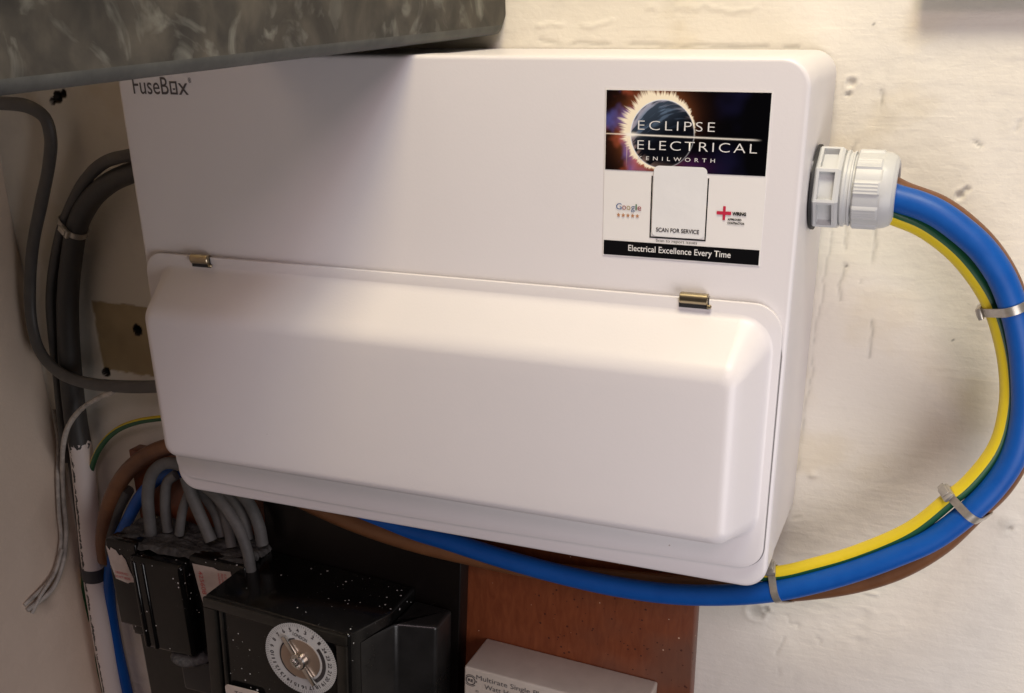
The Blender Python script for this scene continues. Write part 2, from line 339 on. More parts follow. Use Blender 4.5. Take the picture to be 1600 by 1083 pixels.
# ================================================================== setting
CREAM = np.array((.80, .755, .665)); BARE = np.array((.42, .33, .19))
def axis(a0, f0, f1, a1, fine, coarse):
    return np.concatenate([np.arange(a0, f0, coarse), np.arange(f0, f1, fine), np.arange(f1, a1+coarse, coarse)])
WALLX = -.212
def marks(px, py): p = at(px, py, 0); return p.x, p.z
def build_wall():
    xs = axis(WALLX, -.2119, .60, 1.6, .00125, .02); zs = axis(-1.0, -.36, .345, 1.2, .00125, .02)
    X, Z = np.meshgrid(xs, zs)
    D = -.0022*(fbm(X*7, Z*7, 3, 3)-.5) - .0009*(fbm(X*38, Z*30, 5, 4)-.5)          # outwards is -y
    ridged = np.abs(fbm(X*60, Z*110, 11, 3)-.5)*2
    D -= .0006*sstep(.45, .9, fbm(X*14+3, Z*14, 21, 2))*(1-ridged)*1.2
    col = np.ones(X.shape+(3,))*CREAM
    t = fbm(X*9, Z*9, 31, 4)[..., None]; col = col*(.95+.1*t); st_ = sstep(.58, .8, fbm(X*16+7, Z*22, 33, 5))[..., None]; col = col*(1-st_*np.array((.05, .08, .15))); gr_ = sstep(.60, .85, fbm(X*75, Z*50, 35, 4))[..., None]; col = col*(1-.05*gr_)
    cool_light = sstep(.02, -.22, Z)[..., None]*sstep(.2, .35, X)[..., None]; col = col*(1-cool_light*.35*(1-np.array((.93, .98, 1.10))))  # cool fill light on the lower right wall, painted into its colour
    # cracks: thin grooves along lines
    def crack(p, q, wdt=.0008, dep=.0009, jit=.003, seed=1, tint=.7):
        nonlocal D, col
        (x0, z0), (x1, z1) = marks(*p), marks(*q); L = math.hypot(x1-x0, z1-z0); ux, uz = (x1-x0)/L, (z1-z0)/L
        s = (X-x0)*ux+(Z-z0)*uz; d = -(X-x0)*uz+(Z-z0)*ux + jit*(vnoise(s*60, s*0, seed)-.5)+jit*.5*(vnoise(s*240, s*0, seed+4)-.5)
        g = np.exp(-(d/wdt)**2)*((s > 0) & (s < L))*sstep(.2, .45, vnoise(s*90, s*0, seed+7)); D += dep*g
        col *= (1-g*(1-tint))[..., None]
    crack((1470, 160), (1532, 232), .0007, .0010, .003, 1, .55); crack((1376, 140), (1360, 560), .0008, .0008, .0015, 2, .68)
    crack((1335, 210), (1312, 470), .0009, .0008, .003, 3, .72); crack((1318, 240), (1240, 760), .0006, .0005, .003, 4, .8)
    crack((1225, 965), (1215, 1083), .0008, .0007, .008, 5, .85); crack((1190, 950), (1280, 1010), .001, .0005, .01, 6, .85)
    crack((800, 64), (1250, 74), .0008, .0006, .002, 7, .78); crack((1010, 20), (1240, 8), .0012, -.0006, .004, 8, .95)
    crack((1600, 190), (1560, 240), .001, .0008, .006, 9, .85); crack((1290, 935), (1370, 925), .0010, -.0009, .006, 10, .95)
    crack((840, 40), (960, 36), .001, -.0008, .004, 13, .97); crack((1235, 812), (1262, 808), .0008, .0006, .002, 14, .9)
    # dents and filled plugs
    def dent(px, py, r, dep, rim=.0006, tint=.8, seed=0):
        nonlocal D, col
        x, z = marks(px, py); a = np.arctan2(Z-z, X-x); rr = np.hypot(X-x, Z-z)*(1+.35*(vnoise(a*1.6+9, a*0, seed)-.5)+.3*(fbm(X*350, Z*350, seed, 2)-.5))
        g = np.exp(-(rr/r)**4); D += dep*g; D -= .5*rim*np.exp(-((rr-r*1.35)/(r*.35))**2); col *= (1-g*(1-tint))[..., None]
    dent(1500, 305, .0022, .0018, .0012, .72, 1); dent(1509, 296, .0018, .0015, .0008, .75, 2); dent(1572, 818, .0045, -.0012, .0009, .86, 3); dent(1578, 826, .0015, .002, .0005, .6, 4)
    dent(1182, 958, .0050, .0013, .0012, .72, 5); dent(1197, 952, .0024, .0015, .0008, .7, 51); dent(1270, 742, .0022, -.0014, .0006, .95, 6); dent(1330, 130, .0026, .0012, .0010, .78, 7)
    dent(1325, 148, .0014, .0014, .0005, .6, 8); dent(1323, 415, .0009, .001, .0002, .35, 9); dent(1345, 440, .001, .0008, .0005, .8, 10)
    dent(1365, 38, .001, .0008, .0006, .5, 12); dent(1205, 84, .0007, .0008, .0002, .35, 13); dent(1490, 531, .0006, .0006, .0001, .3, 15)
    # bare plaster patch with a chipped outline, left of the box
    x0, z0 = marks(143, 470); x1, z1 = marks(262, 592)
    e = .006*(fbm(X*90, Z*90, 41, 3)-.5)
    inside = (sstep(x0-.0004, x0+.0004, X+e)*(1-sstep(z0-.0004, z0+.0004, Z+e*.7))*sstep(z1-.0004, z1+.0004, Z+e))*(X < x1+.05)
    D += .0009*inside; col = col*(1-inside[..., None])+(BARE*(.85+.35*fbm(X*60, Z*60, 43, 3)[..., None]))*inside[..., None]
    # brownish, less painted area above the cables
    ax = (1-sstep(-.11, -.04, X+.02*(fbm(X*20, Z*20, 61, 2)-.5)))*sstep(.15, .2, Z); col *= (1-.0*ax[..., None])
    # screw holes: shallow pits, with the shade inside painted into the colour
    for (px, py, r, s) in ((215, 516, .0042, 1), (166, 582, .0036, 2), (90, 152, .0040, 3), (82, 158, .0026, 5), (99, 147, .003, 6)):
        x, z = marks(px, py); rr = np.hypot(X-x, Z-z)*(1+.5*(fbm(X*260, Z*260, 70+s, 3)-.5))
        g = 1-sstep(r*1.0, r*1.2, rr); D += .007*(1-sstep(r*.45, r*.85, rr)); col = col*(1-g[..., None])+np.array((.012, .009, .007))*g[..., None]
    return link('wall', grid_mesh(X, D, Z, col), M['plaster'], angle=180)
tag(build_wall(), kind='structure')
def build_side_wall():
    ys = np.concatenate([np.arange(-1.4, -.4, .02), np.arange(-.4, .004, .002)]); zs = axis(-1.0, -.36, .345, 1.2, .002, .02)
    Yg, Z = np.meshgrid(ys, zs)
    D = .003*(fbm(Yg*8, Z*8, 83, 3)-.5)+.0012*(fbm(Yg*40, Z*40, 85, 3)-.5)
    X = WALLX+D; col = np.ones(X.shape+(3,))*CREAM*np.array((1.06, .93, .86))*(.93+.12*fbm(Yg*10, Z*10, 91, 4)[..., None])
    p = at_x(70, 935, WALLX); rr = np.hypot(Yg-p.y, Z-p.z)*(1+.5*(fbm(Yg*150, Z*150, 93, 2)-.5)); g = np.exp(-(rr/.010)**2)[..., None]; col = col*(1-.45*g)
    o = link('side_wall', grid_mesh(X, Yg, Z, col), M['plaster'], angle=180); return o
tag(build_side_wall(), kind='structure')

# board behind the meters
bm = box_bm(-.120, .3445, -.0175, -.004, -.75, -.021, .0012, 2)
tag(link('backboard', from_bm(bm), M['wood']), 'red-brown varnished wooden board on the wall beneath the white box', 'wooden board')

# shelf strip at the very top right
bm = box_bm(.437, .90, -.0115, -.004, .3014, .325, .002, 2)
tag(link('wall_shelf', from_bm(bm), M['darkwood']), 'dark brown shelf edge just showing at the upper right corner', 'shelf')

# ---- the beam that juts out of the wall over the box
def build_beam():
    A = at(791, 54, -.003); B = at(655, 71, -.1003)
    d = (B-A).normalized(); up = Vector((0, 0, 1)); side = d.cross(up).normalized()      # side: away from the camera side
    if side.x > 0: side = -side
    upv = side.cross(d).normalized();  upv = upv if upv.z > 0 else -upv
    Lb, Hb, Tb = .60, .42, .10
    b = bmesh.new(); r = .0055; prof = []
    n = 8
    # cross-section in (side, up): right face at 0, lower right corner rounded
    for k in range(n+1):
        a = math.radians(90*k/n); prof.append((r-r*math.cos(a), r-r*math.sin(a)))     # (0,r)->(r,0)
    prof = [(0, Hb)]+[(0, r+.016)]+prof+[(Tb, 0), (Tb, Hb)]
    N = 120; rings = []
    for i in range(N+1):
        s = Lb*i/N; e = .0
        if s < .006: e = .006-math.sqrt(max(0, .006**2-(.006-s)**2))
        ring = []
        for (u, h) in prof:
            hh = h+(e if h < r+.001 else e*max(0, 1-(h-r)/.02)); wv = .0011*(noise.noise(Vector((s*22, 3, h*9)))) if u < Tb*.5 else 0
            ring.append(b.verts.new(A+d*s+side*(u+wv)+upv*hh))
        rings.append(ring)
    m = len(prof)
    for i in range(N):
        for k in range(m):
            f = b.faces.new((rings[i][k], rings[i][(k+1) % m], rings[i+1][(k+1) % m], rings[i+1][k]))
            if 2 <= k < 2+n+1: f.material_index = 1
    b.faces.new(rings[0]); b.faces.new(rings[-1])
    o = link('metal_beam', from_bm(b), [M['beam'], M['beamedge']], angle=40)
    return tag(o, 'mottled dark grey beam jutting out over the upper left of the white box', 'beam')
build_beam()

# ================================================================== the white fuse box
W_, H_, D_ = .40, .2781, .1003
fb = thing('fuse_box', 'large white metal fuse box with a raised hinged flap and an installer sticker', 'fuse box', (.2, 0, 0))
# body: rear tray and front lid with a fine joint line
bm = prism_bm(rrect(.0006, W_-.0006, .0006, H_-.0006, .0125, 10), -.002, -.078, .0)
link('enclosure', from_bm(bm), M['enamel'], fb)
bm = prism_bm(rrect(0, W_, 0, H_, .0135, 12), -.0785, -D_, .0022, 4, front_only=True)
link('front_lid', from_bm(bm), M['enamel'], fb)
# knock-out mark and small scuffs on the right side
bm = box_bm(W_-.0008, W_+.0003, -.079+.012, -.079+.019, .222, .228, .0003, 2); bx = from_bm(bm)
link('knockout_plug', bx, M['nylon'], fb)

# flap
def flap():
    root = bpy.data.objects.new('flap', None); C.objects.link(root); root.parent = fb; root.location = (0, -D_, .163)
    # flange outline: top straight, bottom bowed
    outline = []
    base = rrect(.0030, .3975, .0125, .1632, (.012, .0135, .0155, .0135), 10)
    # subdivide the long bottom edge so that it can bow
    pts = []
    for i, p in enumerate(base):
        q = base[(i+1) % len(base)]; pts.append(p)
        if math.hypot(q[0]-p[0], q[1]-p[1]) > .03:
            for k in range(1, 12): pts.append((p[0]+(q[0]-p[0])*k/12, p[1]+(q[1]-p[1])*k/12))
    for (x, z) in pts:
        if z < .08:
            t = x/.4; bow = -.0042*math.sin(math.pi*min(1, t*.9+.12))+.0015*t
            z = z+bow*(1-z/.08)
        outline.append((x, z))
    b = prism_bm(outline, -D_-.0012, -D_-.0034, .0005, 2, front_only=True)
    link('flange', from_bm(b), M['enamel'], root)
    seam_shade = [(x+(.0005 if x > .2 else -.0005) if z < .14 else x+(-.001 if x > .2 else .001), z-.0007 if z < .08 else z-.001) for x, z in outline]
    link('seam_shade', from_bm(prism_bm(seam_shade, -D_-.0002, -D_-.0009)), mat('seam_shadow_grey', (.22, .21, .21), .7), root)  # grey strip standing in for the shadow line round the flange edge
    # raised bulge: loft between two rounded rectangles, rounded shoulders
    n = 10; Hh = .0275
    def ring(e, y, fr):          # e: extra inset of front ring
        a = rrect(.0125, .3925, .0320, .1560, (.013, .015, .017, .014), n)
        c = rrect(.0178+e, .3812-e, .0385+e, .1335-e, (max(.0005, .0075-e*.6),)*4, n)
        return [Vector((p[0]*(1-fr)+q[0]*fr, y, p[1]*(1-fr)+q[1]*fr)) for p, q in zip(a, c)]
    y0 = -D_-.0032; yf = y0-Hh
    V0 = ring(0, y0, 0); V1 = ring(0, yf, 1)
    levels = []
    # base fillet (outside the base ring), slope, shoulder, flat
    outer = rrect(.0125-.0025, .3925+.0025, .0320-.0025, .1560+.0025, (.0155, .0175, .0195, .0165), n)
    OUT = [Vector((p[0], y0, p[1])) for p in outer]; P1 = [v.lerp(w_, .10) for v, w_ in zip(V0, V1)]
    for k in range(6):
        t = k/5; levels.append([o*(1-t)**2+v*(2*t*(1-t))+p*(t*t) for o, v, p in zip(OUT, V0, P1)])
    Q0 = [v.lerp(w_, .78) for v, w_ in zip(V0, V1)]; Q2 = ring(.0058, yf, 1)
    for k in range(1, 5): levels.append([a.lerp(b_, k/5) for a, b_ in zip(P1, Q0)])
    for k in range(11):
        t = k/10; levels.append([a*(1-t)**2+c*(2*t*(1-t))+e*(t*t) for a, c, e in zip(Q0, V1, Q2)])
    levels.append(ring(.014, yf-.0001, 1))
    b = bmesh.new(); R_ = [[b.verts.new(v) for v in L] for L in levels]
    m = len(R_[0])
    for i in range(len(R_)-1):
        for k in range(m): b.faces.new((R_[i][k], R_[i][(k+1) % m], R_[i+1][(k+1) % m], R_[i+1][k]))
    b.faces.new(R_[-1])
    link('raised_cover', from_bm(b), M['enamel'], root, angle=60)
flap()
# two hinges
for (xa, xb, z) in ((.0395, .0525, .1618), (.3445, .3592, .1634)):
    b = bmesh.new(); R_ = .0030
    prof = [(xa, R_*.85), (xa+.0004, R_), (xb-.0004, R_), (xb, R_*.85)]
    lathe_bm(prof, (0, -D_-.0036, z), 'X', 20, b)
    lathe_bm([(xb-.0002, .0010), (xb+.0016, .0010), (xb+.002, .0006)], (0, -D_-.0046, z-.0034), 'X', 12, b)
    h = link('hinge', from_bm(b), M['brass'], fb)
    bb = box_bm(xa-.0004, xb+.0004, -D_-.0038, -D_-.0034, z-.0050, z+.0010, .0001, 1)
    link('hinge_slot_shade', from_bm(bb), M['gasket'], h)  # solid black strip standing in for the shade in the slot
# maker's word on the lid
tx = [text_mesh('FuseB', .0112, .2560, .0255, .0100, -D_-.0002, bold=.004), text_mesh('x', .0437, .2560, .0068, .0100, -D_-.0002, bold=.004), text_mesh('®', .0512, .2625, .0022, .0028, -D_-.0002)]
for (a, b_, c, d) in ((.0377, .0388, .2560, .2632), (.0418, .0429, .2560, .2632), (.0388, .0418, .2621, .2632), (.0388, .0418, .2560, .2571), (.0398, .0413, .2585, .2594)):
    q = bmesh.new(); q.faces.new([q.verts.new(v) for v in ((a, -D_-.0002, c), (b_, -D_-.0002, c), (b_, -D_-.0002, d), (a, -D_-.0002, d))]); me = bpy.data.meshes.new('q'); q.to_mesh(me); q.free(); tx.append(me)
link('lettering', merge(tx), M['softink'], fb, smooth=False)

# ---- installer sticker
SX0, SX1, SZ0, SZ1 = .3020, .3825, .1820, .2627; SW, SH = SX1-SX0, SZ1-SZ0; SY = -D_-.0003
def st(u, v): return SX0+u*SW, SZ0+v*SH
sk = link('installer_sticker', from_bm(box_bm(SX0-.0006, SX1+.0006, SY, SY+.0002, SZ0-.0006, SZ1+.0006)), M['paper'], fb, smooth=False)
sk['label'] = 'square black and white sticker with an eclipse picture'
# artwork of the header: an eclipsed globe with a ragged corona, computed as a pattern
def header():
    nx, nz = 620, 300; u = np.linspace(0, 1, nx); v = np.linspace(.532, 1, nz); U, V = np.meshgrid(u, v)
    x = U; y = V                                      # sticker units (square)
    col = np.zeros(U.shape+(3,)); col[...] = lin((4, 4, 7))
    def add(c, a):
        nonlocal col
        col = col+lin(c)*np.clip(a, 0, None)[..., None]
    def over(c, a):
        nonlocal col
        a = np.clip(a, 0, 1)[..., None]; col = col*(1-a)+lin(c)*a
    left = np.exp(-((x-.10)/.16)**2)
    n1 = fbm(x*7, y*7, 101, 4); n2 = fbm(x*6+5, y*6, 107, 4)
    add((150, 70, 50), left*sstep(.45, .75, n1)*1.0); add((70, 80, 150), left*sstep(.5, .8, n2)*1.1)
    add((40, 40, 90), sstep(.5, .85, fbm(x*4, y*5, 113, 3))*.2*sstep(.5, .8, x)); add((70, 30, 80), np.exp(-((x-.55)/.12)**2-((y-.57)/.05)**2)*.6)
    cx, cy, R = .358, .752, .198
    a = np.arctan2(y-cy, x-cx); r = np.hypot(x-cx, y-cy)
    # corona strength by direction: strongest upper left
    k = .5+.5*np.cos(a-math.radians(158)); k = k**1.1; kt = np.clip(.5+.5*np.cos(a-math.radians(140)), 0, 1)
    spike = vnoise(a*22, a*0, 5)*.6+vnoise(a*55, a*0, 9)*.4
    reach = (.008+.078*kt**1.6)*(.35+1.1*spike)
    g = np.clip(1-(r-R)/np.maximum(reach, 1e-4), 0, 1)*(r > R)*sstep(.05, .35, kt)
    glow = np.exp(-np.clip(r-R, 0, None)/.045)*(r > R)*k*.8
    add((255, 150, 90), glow*.8); over((255, 243, 215), np.minimum(1, g*2.2))
    # globe
    glb = r < R; gx = (x-cx)/R; gy = (y-cy)/R; nzv = fbm(gx*1.3+gy*.8, (gy-.45*gx+.35*gx*gx)*9, 121, 5)
    sh = sstep(-.15, .95, (gy*.8-gx*.45))
    cl = sstep(.45, .62, nzv)
    g1 = lin((10, 12, 20))[None, None]*np.ones(U.shape+(3,)); g1 = g1+(lin((120, 145, 175))*.9)[None, None]*(sh*(.25+.75*cl))[..., None]
    g1 = g1+(lin((200, 170, 160))*.5)[None, None]*(sstep(.75, 1.0, r/R)*k*sstep(.42, .6, nzv))[..., None]
    col = np.where(glb[..., None], g1, col)
    rim = np.exp(-((r-R)/.0028)**2); over((235, 240, 250), rim*(.30+.7*kt))
    # flare
    hx = sstep(0.01, .16, x)*(1-sstep(.90, .97, x)); fy = .745-.012*(x-.16)
    over((255, 250, 240), np.exp(-((y-fy)/.0045)**2)*hx*(.95-.25*x)); over((255, 235, 210), np.exp(-((y-fy)/.003)**2)*(x < .16)*.75)
    over((255, 252, 240), np.exp(-((x-.165)/.035)**2-((y-.745)/.012)**2)); over((255, 225, 200), np.exp(-((x-.138)/.0022)**2)*(y < .72)*sstep(.53, .7, y)*.8)
    X, Z = SX0+U*SW, SZ0+V*SH
    return grid_mesh(X, np.full(X.shape, SY-.0002), Z, np.clip(col, 0, 1))
M['artwork'] = vcol_mat('printed_artwork', .3, .15)
link('eclipse_picture', header(), M['artwork'], sk, smooth=False)
def rect_me(u0, u1, v0, v1, y):
    q = bmesh.new(); (a, c), (b_, d) = st(u0, v0), st(u1, v1)
    q.faces.new([q.verts.new(v) for v in ((a, y, c), (b_, y, c), (b_, y, d), (a, y, d))]); me = bpy.data.meshes.new('q'); q.to_mesh(me); q.free(); return me
link('footer_band', rect_me(0, 1, 0, .092, SY-.0002), M['black'], sk, smooth=False)
def T(s, u, v, wd, h, **k):
    x, z = st(u, v); return text_mesh(s, x, z, wd*SW, h*SH, k.pop('y', SY-.00035), **k)
link('header_lettering', merge([T('ECLIPSE', .205, .775, .475, .058, spacing=1.3, bold=-.012), T('ELECTRICAL', .205, .660, .735, .058, spacing=1.25, bold=-.012), T('KENILWORTH', .212, .598, .48, .024, spacing=1.9)]), M['white'], sk, smooth=False)
link('footer_lettering', T('Electrical Excellence Every Time', .165, .034, .66, .040, bold=.008), M['white'], sk, smooth=False)
# bracket lines round the overlay sticker and the overlay itself
link('bracket_lines', merge([rect_me(.302, .310, .125, .505, SY-.0002), rect_me(.655, .663, .125, .505, SY-.0002), rect_me(.302, .663, .125, .133, SY-.0002)]), M['black'], sk, smooth=False)
(ax_, az_), (bx_, bz_) = st(.316, .138), st(.650, .568)
ov = link('service_sticker', from_bm(prism_bm(rrect(ax_, bx_, az_, bz_, .0026, 6), SY-.0003, SY-.0006)), mat('overlay_paper', (.82, .82, .82), .35, bump=.35, bscale=70, bdist=.0012), sk, smooth=False)
link('caption_lettering', merge([T('SCAN FOR SERVICE', .345, .168, .275, .026, y=SY-.0008, bold=.02), T('Scan to report issues', .345, .103, .265, .018, y=SY-.0003)]), M['ink'], sk, smooth=False)
gcols = [(60, 110, 200), (190, 60, 60), (215, 180, 90), (80, 120, 190), (70, 140, 90), (200, 60, 60)]; gx = .078
for ch, wd, c in zip('Google', (.036, .025, .025, .025, .009, .025), gcols):
    gm = mat('logo_ink', tuple(lin(tuple(.55*k+45 for k in c))), .5)
    link('logo_letter', T(ch, gx, .290, wd, .040), gm, sk, smooth=False); gx += wd+.004
def star(u, v, r):
    q = bmesh.new(); x, z = st(u, v); q.faces.new([q.verts.new((x+math.sin(k*math.pi/5)*(r if k % 2 == 0 else r*.45)*SW, SY-.0003, z+math.cos(k*math.pi/5)*(r if k % 2 == 0 else r*.45)*SW)) for k in range(10)])
    me = bpy.data.meshes.new('s'); q.to_mesh(me); q.free(); return me
link('rating_stars', merge([star(.095+.031*k, .255, .014) for k in range(5)]), mat('star_ink', (.50, .24, .12), .5), sk, smooth=False)
link('red_cross_mark', merge([rect_me(.760, .776, .262, .345, SY-.0003), rect_me(.722, .812, .294, .314, SY-.00035)]), M['red'], sk, smooth=False)
link('contractor_lettering', merge([T('WIRING', .818, .294, .085, .020, bold=.05), T('APPROVED', .792, .262, .085, .012, bold=.04), T('CONTRACTOR', .792, .240, .105, .012, bold=.04)]), M['black'], sk, smooth=False)

# ---- cable gland on the right side
GX, GY, GZ = .4, -.052, .2135
gl = bpy.data.objects.new('cable_gland', None); C.objects.link(gl); gl.parent = fb; gl.location = (GX-.2, GY, GZ); gl['label'] = 'big light grey plastic cable gland'
bm = lathe_bm([(.0002, .0213), (.0016, .0213), (.0016, .019)], (GX, GY, GZ), 'X', 64)
link('sealing_washer', from_bm(bm), M['gasket'], gl)
def hex_body():
    b = bmesh.new(); n = 8; rr = .0213
    segs = [(.0016, .97), (.0024, 1.0), (.0128, 1.0), (.0142, .95)]
    rings = []
    for (t, s) in segs:
        rings.append([b.verts.new((GX+t, GY+rr*s*math.cos(2*math.pi*(k+.25)/n), GZ+rr*s*math.sin(2*math.pi*(k+.25)/n))) for k in range(n)])
    panels = []
    for i in range(len(rings)-1):
        for k in range(n):
            f = b.faces.new((rings[i][k], rings[i][(k+1) % n], rings[i+1][(k+1) % n], rings[i+1][k]))
            if i == 1: panels.append(f)
    b.faces.new(rings[0]); b.faces.new(rings[-1]); bmesh.ops.recalc_face_normals(b, faces=b.faces)
    r = bmesh.ops.inset_individual(b, faces=panels, thickness=.0019, depth=0)
    bmesh.ops.inset_individual(b, faces=panels, thickness=.0006, depth=-.0032)
    return b
link('octagonal_body', from_bm(hex_body()), M['nylon'], gl, angle=20)
b = lathe_bm([(.0142, .0178), (.0152, .0190), (.0164, .0190), (.0170, .0180), (.0182, .0180), (.0186, .0186), (.0194, .0186), (.0196, .0170), (.0204, .0170)], (GX, GY, GZ), 'X', 64)
link('threaded_ring', from_bm(b), M['nylon'], gl, angle=30)
def dome():
    n = 144; b = bmesh.new(); rings = []
    prof = [(.0204, .0165, 0), (.0205, .0182, 1), (.0212, .0190, 1), (.0325, .0190, 1), (.0334, .0187, .3), (.0340, .0188, 0), (.0365, .0184, 0), (.0390, .0172, 0), (.0404, .0154, 0), (.0408, .0136, 0), (.0403, .0126, 0), (.0380, .0122, 0)]
    for (t, r, rib) in prof:
        ring = []
        for k in range(n):
            a = 2*math.pi*k/n; ph = (a/(2*math.pi)*9) % 1.0
            bulge = 0.0
            if rib:
                bulge = .0006 if ph < .5 else -.0003
                if ph < .5 and (k % 2 == 0): bulge -= .00025
            rr = r+bulge*rib; ring.append(b.verts.new((GX+t, GY+rr*math.cos(a), GZ+rr*math.sin(a))))
        rings.append(ring)
    for i in range(len(rings)-1):
        for k in range(n): b.faces.new((rings[i][k], rings[i][(k+1) % n], rings[i+1][(k+1) % n], rings[i+1][k]))
    return b
link('dome_nut', from_bm(dome()), M['nylon'], gl, angle=25)
b = lathe_bm([(.0378, .0123), (.0385, .0123)], (GX, GY, GZ), 'X', 40); link('inner_seal', from_bm(b), M['gasket'], gl)

# ================================================================== big cable loop on the right
def P3(l): return [at(*p) for p in l]
g0 = Vector((GX+.030, GY, GZ))
blue_pts = [g0+Vector((0, -.004, .0005))]+P3([(1404, 311, -.057), (1432, 319, -.058), (1464, 333, -.059), (1500, 358, -.060), (1535, 390, -.061), (1564, 432, -.061), (1583, 480, -.061), (1595, 530, -.060), (1601, 590, -.059), (1600, 650, -.058), (1586, 708, -.057), (1560, 752, -.056), (1522, 793, -.056), (1458, 842, -.055), (1400, 868, -.055), (1341, 890, -.054), (1270, 911, -.053), (1207, 924, -.052), (1130, 930, -.050), (1047, 928, -.047), (965, 917, -.044), (882, 899, -.041), (800, 877, -.038), (745, 860, -.036), (689, 842, -.034), (632, 826, -.031), (540, 792, -.028), (440, 740, -.026)])
blue = catmull(blue_pts)
earth_pts = [g0+Vector((0, -.002, -.0085))]+P3([(1398, 338, -.055), (1439, 355, -.054), (1486, 389, -.053), (1518, 424, -.053), (1546, 468, -.053), (1563, 515, -.053), (1575, 575, -.053), (1575, 635, -.053), (1558, 698, -.053), (1515, 754, -.053), (1485, 779, -.053), (1425, 826, -.052), (1341, 863, -.050), (1274, 883, -.049), (1215, 896, -.048), (1150, 893, -.046), (1060, 878, -.043), (960, 855, -.039), (860, 830, -.034), (740, 800, -.03)])
earth = catmull(earth_pts)
brown_pts = [g0+Vector((0, .006, .004))]+P3([(1409, 303, -.047), (1466, 325, -.046), (1507, 354, -.046), (1542, 389, -.046), (1571, 434, -.046), (1589, 482, -.046), (1601, 532, -.045), (1606, 590, -.044), (1604, 650, -.043), (1591, 712, -.042), (1563, 760, -.042), (1521, 801, -.041), (1468, 851, -.040), (1403, 889, -.038), (1337, 910, -.037), (1268, 921, -.037), (1205, 925, -.036), (1120, 920, -.034), (1030, 912, -.032), (930, 902, -.031), (850, 892, -.031), (780, 879, -.031), (720, 866, -.032), (660, 852, -.033), (600, 834, -.034), (540, 812, -.034), (480, 785, -.034), (400, 745, -.03)])
brown = catmull(brown_pts)
fr = frames(earth); i = len(earth)//3; cen = at(1330, 620, -.05)
gdir = 0.5 if (cen-earth[i]).dot(fr[i][1]) > 0 else 0.0            # away from the loop's centre
front = .25 if (CAMLOC-earth[i]).dot(fr[i][2]) > 0 else .75
gcen = (.43 if front == .25 else .57) if gdir == .5 else (.07 if front == .25 else .93)
def green_arc(v): return abs((v-gcen+.5) % 1-.5) < .155
tag(link('power_cable', tube_mesh(blue, .0067, 28), M['blue'], angle=80), 'thick blue insulated cable looping from the grey gland round under the white box', 'cable')
tag(link('power_cable', tube_mesh(brown, .0065, 28), M['brown'], angle=80), 'thick brown insulated cable running behind the blue cable of the big loop', 'cable')
tag(link('earth_cable', tube_mesh(earth, .0047, 32, stripe=green_arc), [M['yellow'], M['green']], angle=80), 'yellow and green striped cable along the inner side of the big loop', 'cable')
CABLES = [(blue, .0067), (earth, .0047), (brown, .0065)]
def cable_tie(center, cables, label, headside=1, wdt=.0045, parent=None):
    path = cables[0][0]; i = min(range(len(path)), key=lambda k: (path[k]-center).length)
    t, u, v = frames(path)[i]; o = path[i]; cs = []
    for (pp, r) in cables:
        j = min(range(len(pp)), key=lambda k: abs((pp[k]-o).dot(t))+.05*(pp[k]-o).length); q = pp[j]-o; cs.append((q.dot(u), q.dot(v), r+.0002))
    pts = []
    for k in range(96):
        a = 2*math.pi*k/96; c, s = math.cos(a), math.sin(a); best = max(cs, key=lambda q: q[0]*c+q[1]*s+q[2]); pts.append((best[0]+best[2]*c, best[1]+best[2]*s, c, s))
    b = bmesh.new(); th = .0006; rings = []
    for (h, e) in ((-wdt/2, 0), (-wdt/2, th), (wdt/2, th), (wdt/2, 0)):
        rings.append([b.verts.new(o+t*h+u*(p[0]+p[2]*e)+v*(p[1]+p[3]*e)) for p in pts])
    for i2 in range(4):
        A_, B_ = rings[i2], rings[(i2+1) % 4]
        for k in range(96): b.faces.new((A_[k], A_[(k+1) % 96], B_[(k+1) % 96], B_[k]))
    root = thing('cable_tie', label, 'cable tie', o, 'metal cable ties')
    link('strap', from_bm(b), M['steel'], root, angle=50)
    # buckle head on the camera side, near the earth cable
    view = (CAMLOC-o).normalized(); e2 = cs[min(1, len(cs)-1)]
    du = Vector((e2[0]-cs[0][0], e2[1]-cs[0][1])).normalized() if len(cs) > 1 else Vector((1, 0))
    want = (u*du.x+v*du.y)*headside*.55+view*.9; want = (want-t*want.dot(t)).normalized(); a = math.atan2(want.dot(v), want.dot(u)); k = int(round(a/(2*math.pi)*96)) % 96; p = pts[k]
    hc = o+u*(p[0]+p[2]*.0014)+v*(p[1]+p[3]*.0014); nrm = (u*p[2]+v*p[3]).normalized(); tang = t.cross(nrm)
    R3 = Matrix((t, tang, nrm)).transposed().to_4x4(); R3.translation = hc
    hb = box_bm(-.0032, .0032, -.0042, .0042, -.0012, .0014, .0005, 2, mat=R3)
    box_bm(-.0022, .0022, -.0020, .0055, .0012, .0022, .0004, 2, bm=hb, mat=R3)
    link('buckle', from_bm(hb), M['steel'], root)
    return root
cable_tie(at(1577, 485, -.061), CABLES, 'steel cable tie on the right-hand side of the big loop', headside=3)
cable_tie(at(1512, 795, -.056), CABLES, 'steel cable tie with its buckle forward on the lower right of the big loop', headside=1.1)
cable_tie(at(1212, 921, -.052), CABLES, 'steel cable tie round the cables at the bottom right corner of the white box', headside=.9)

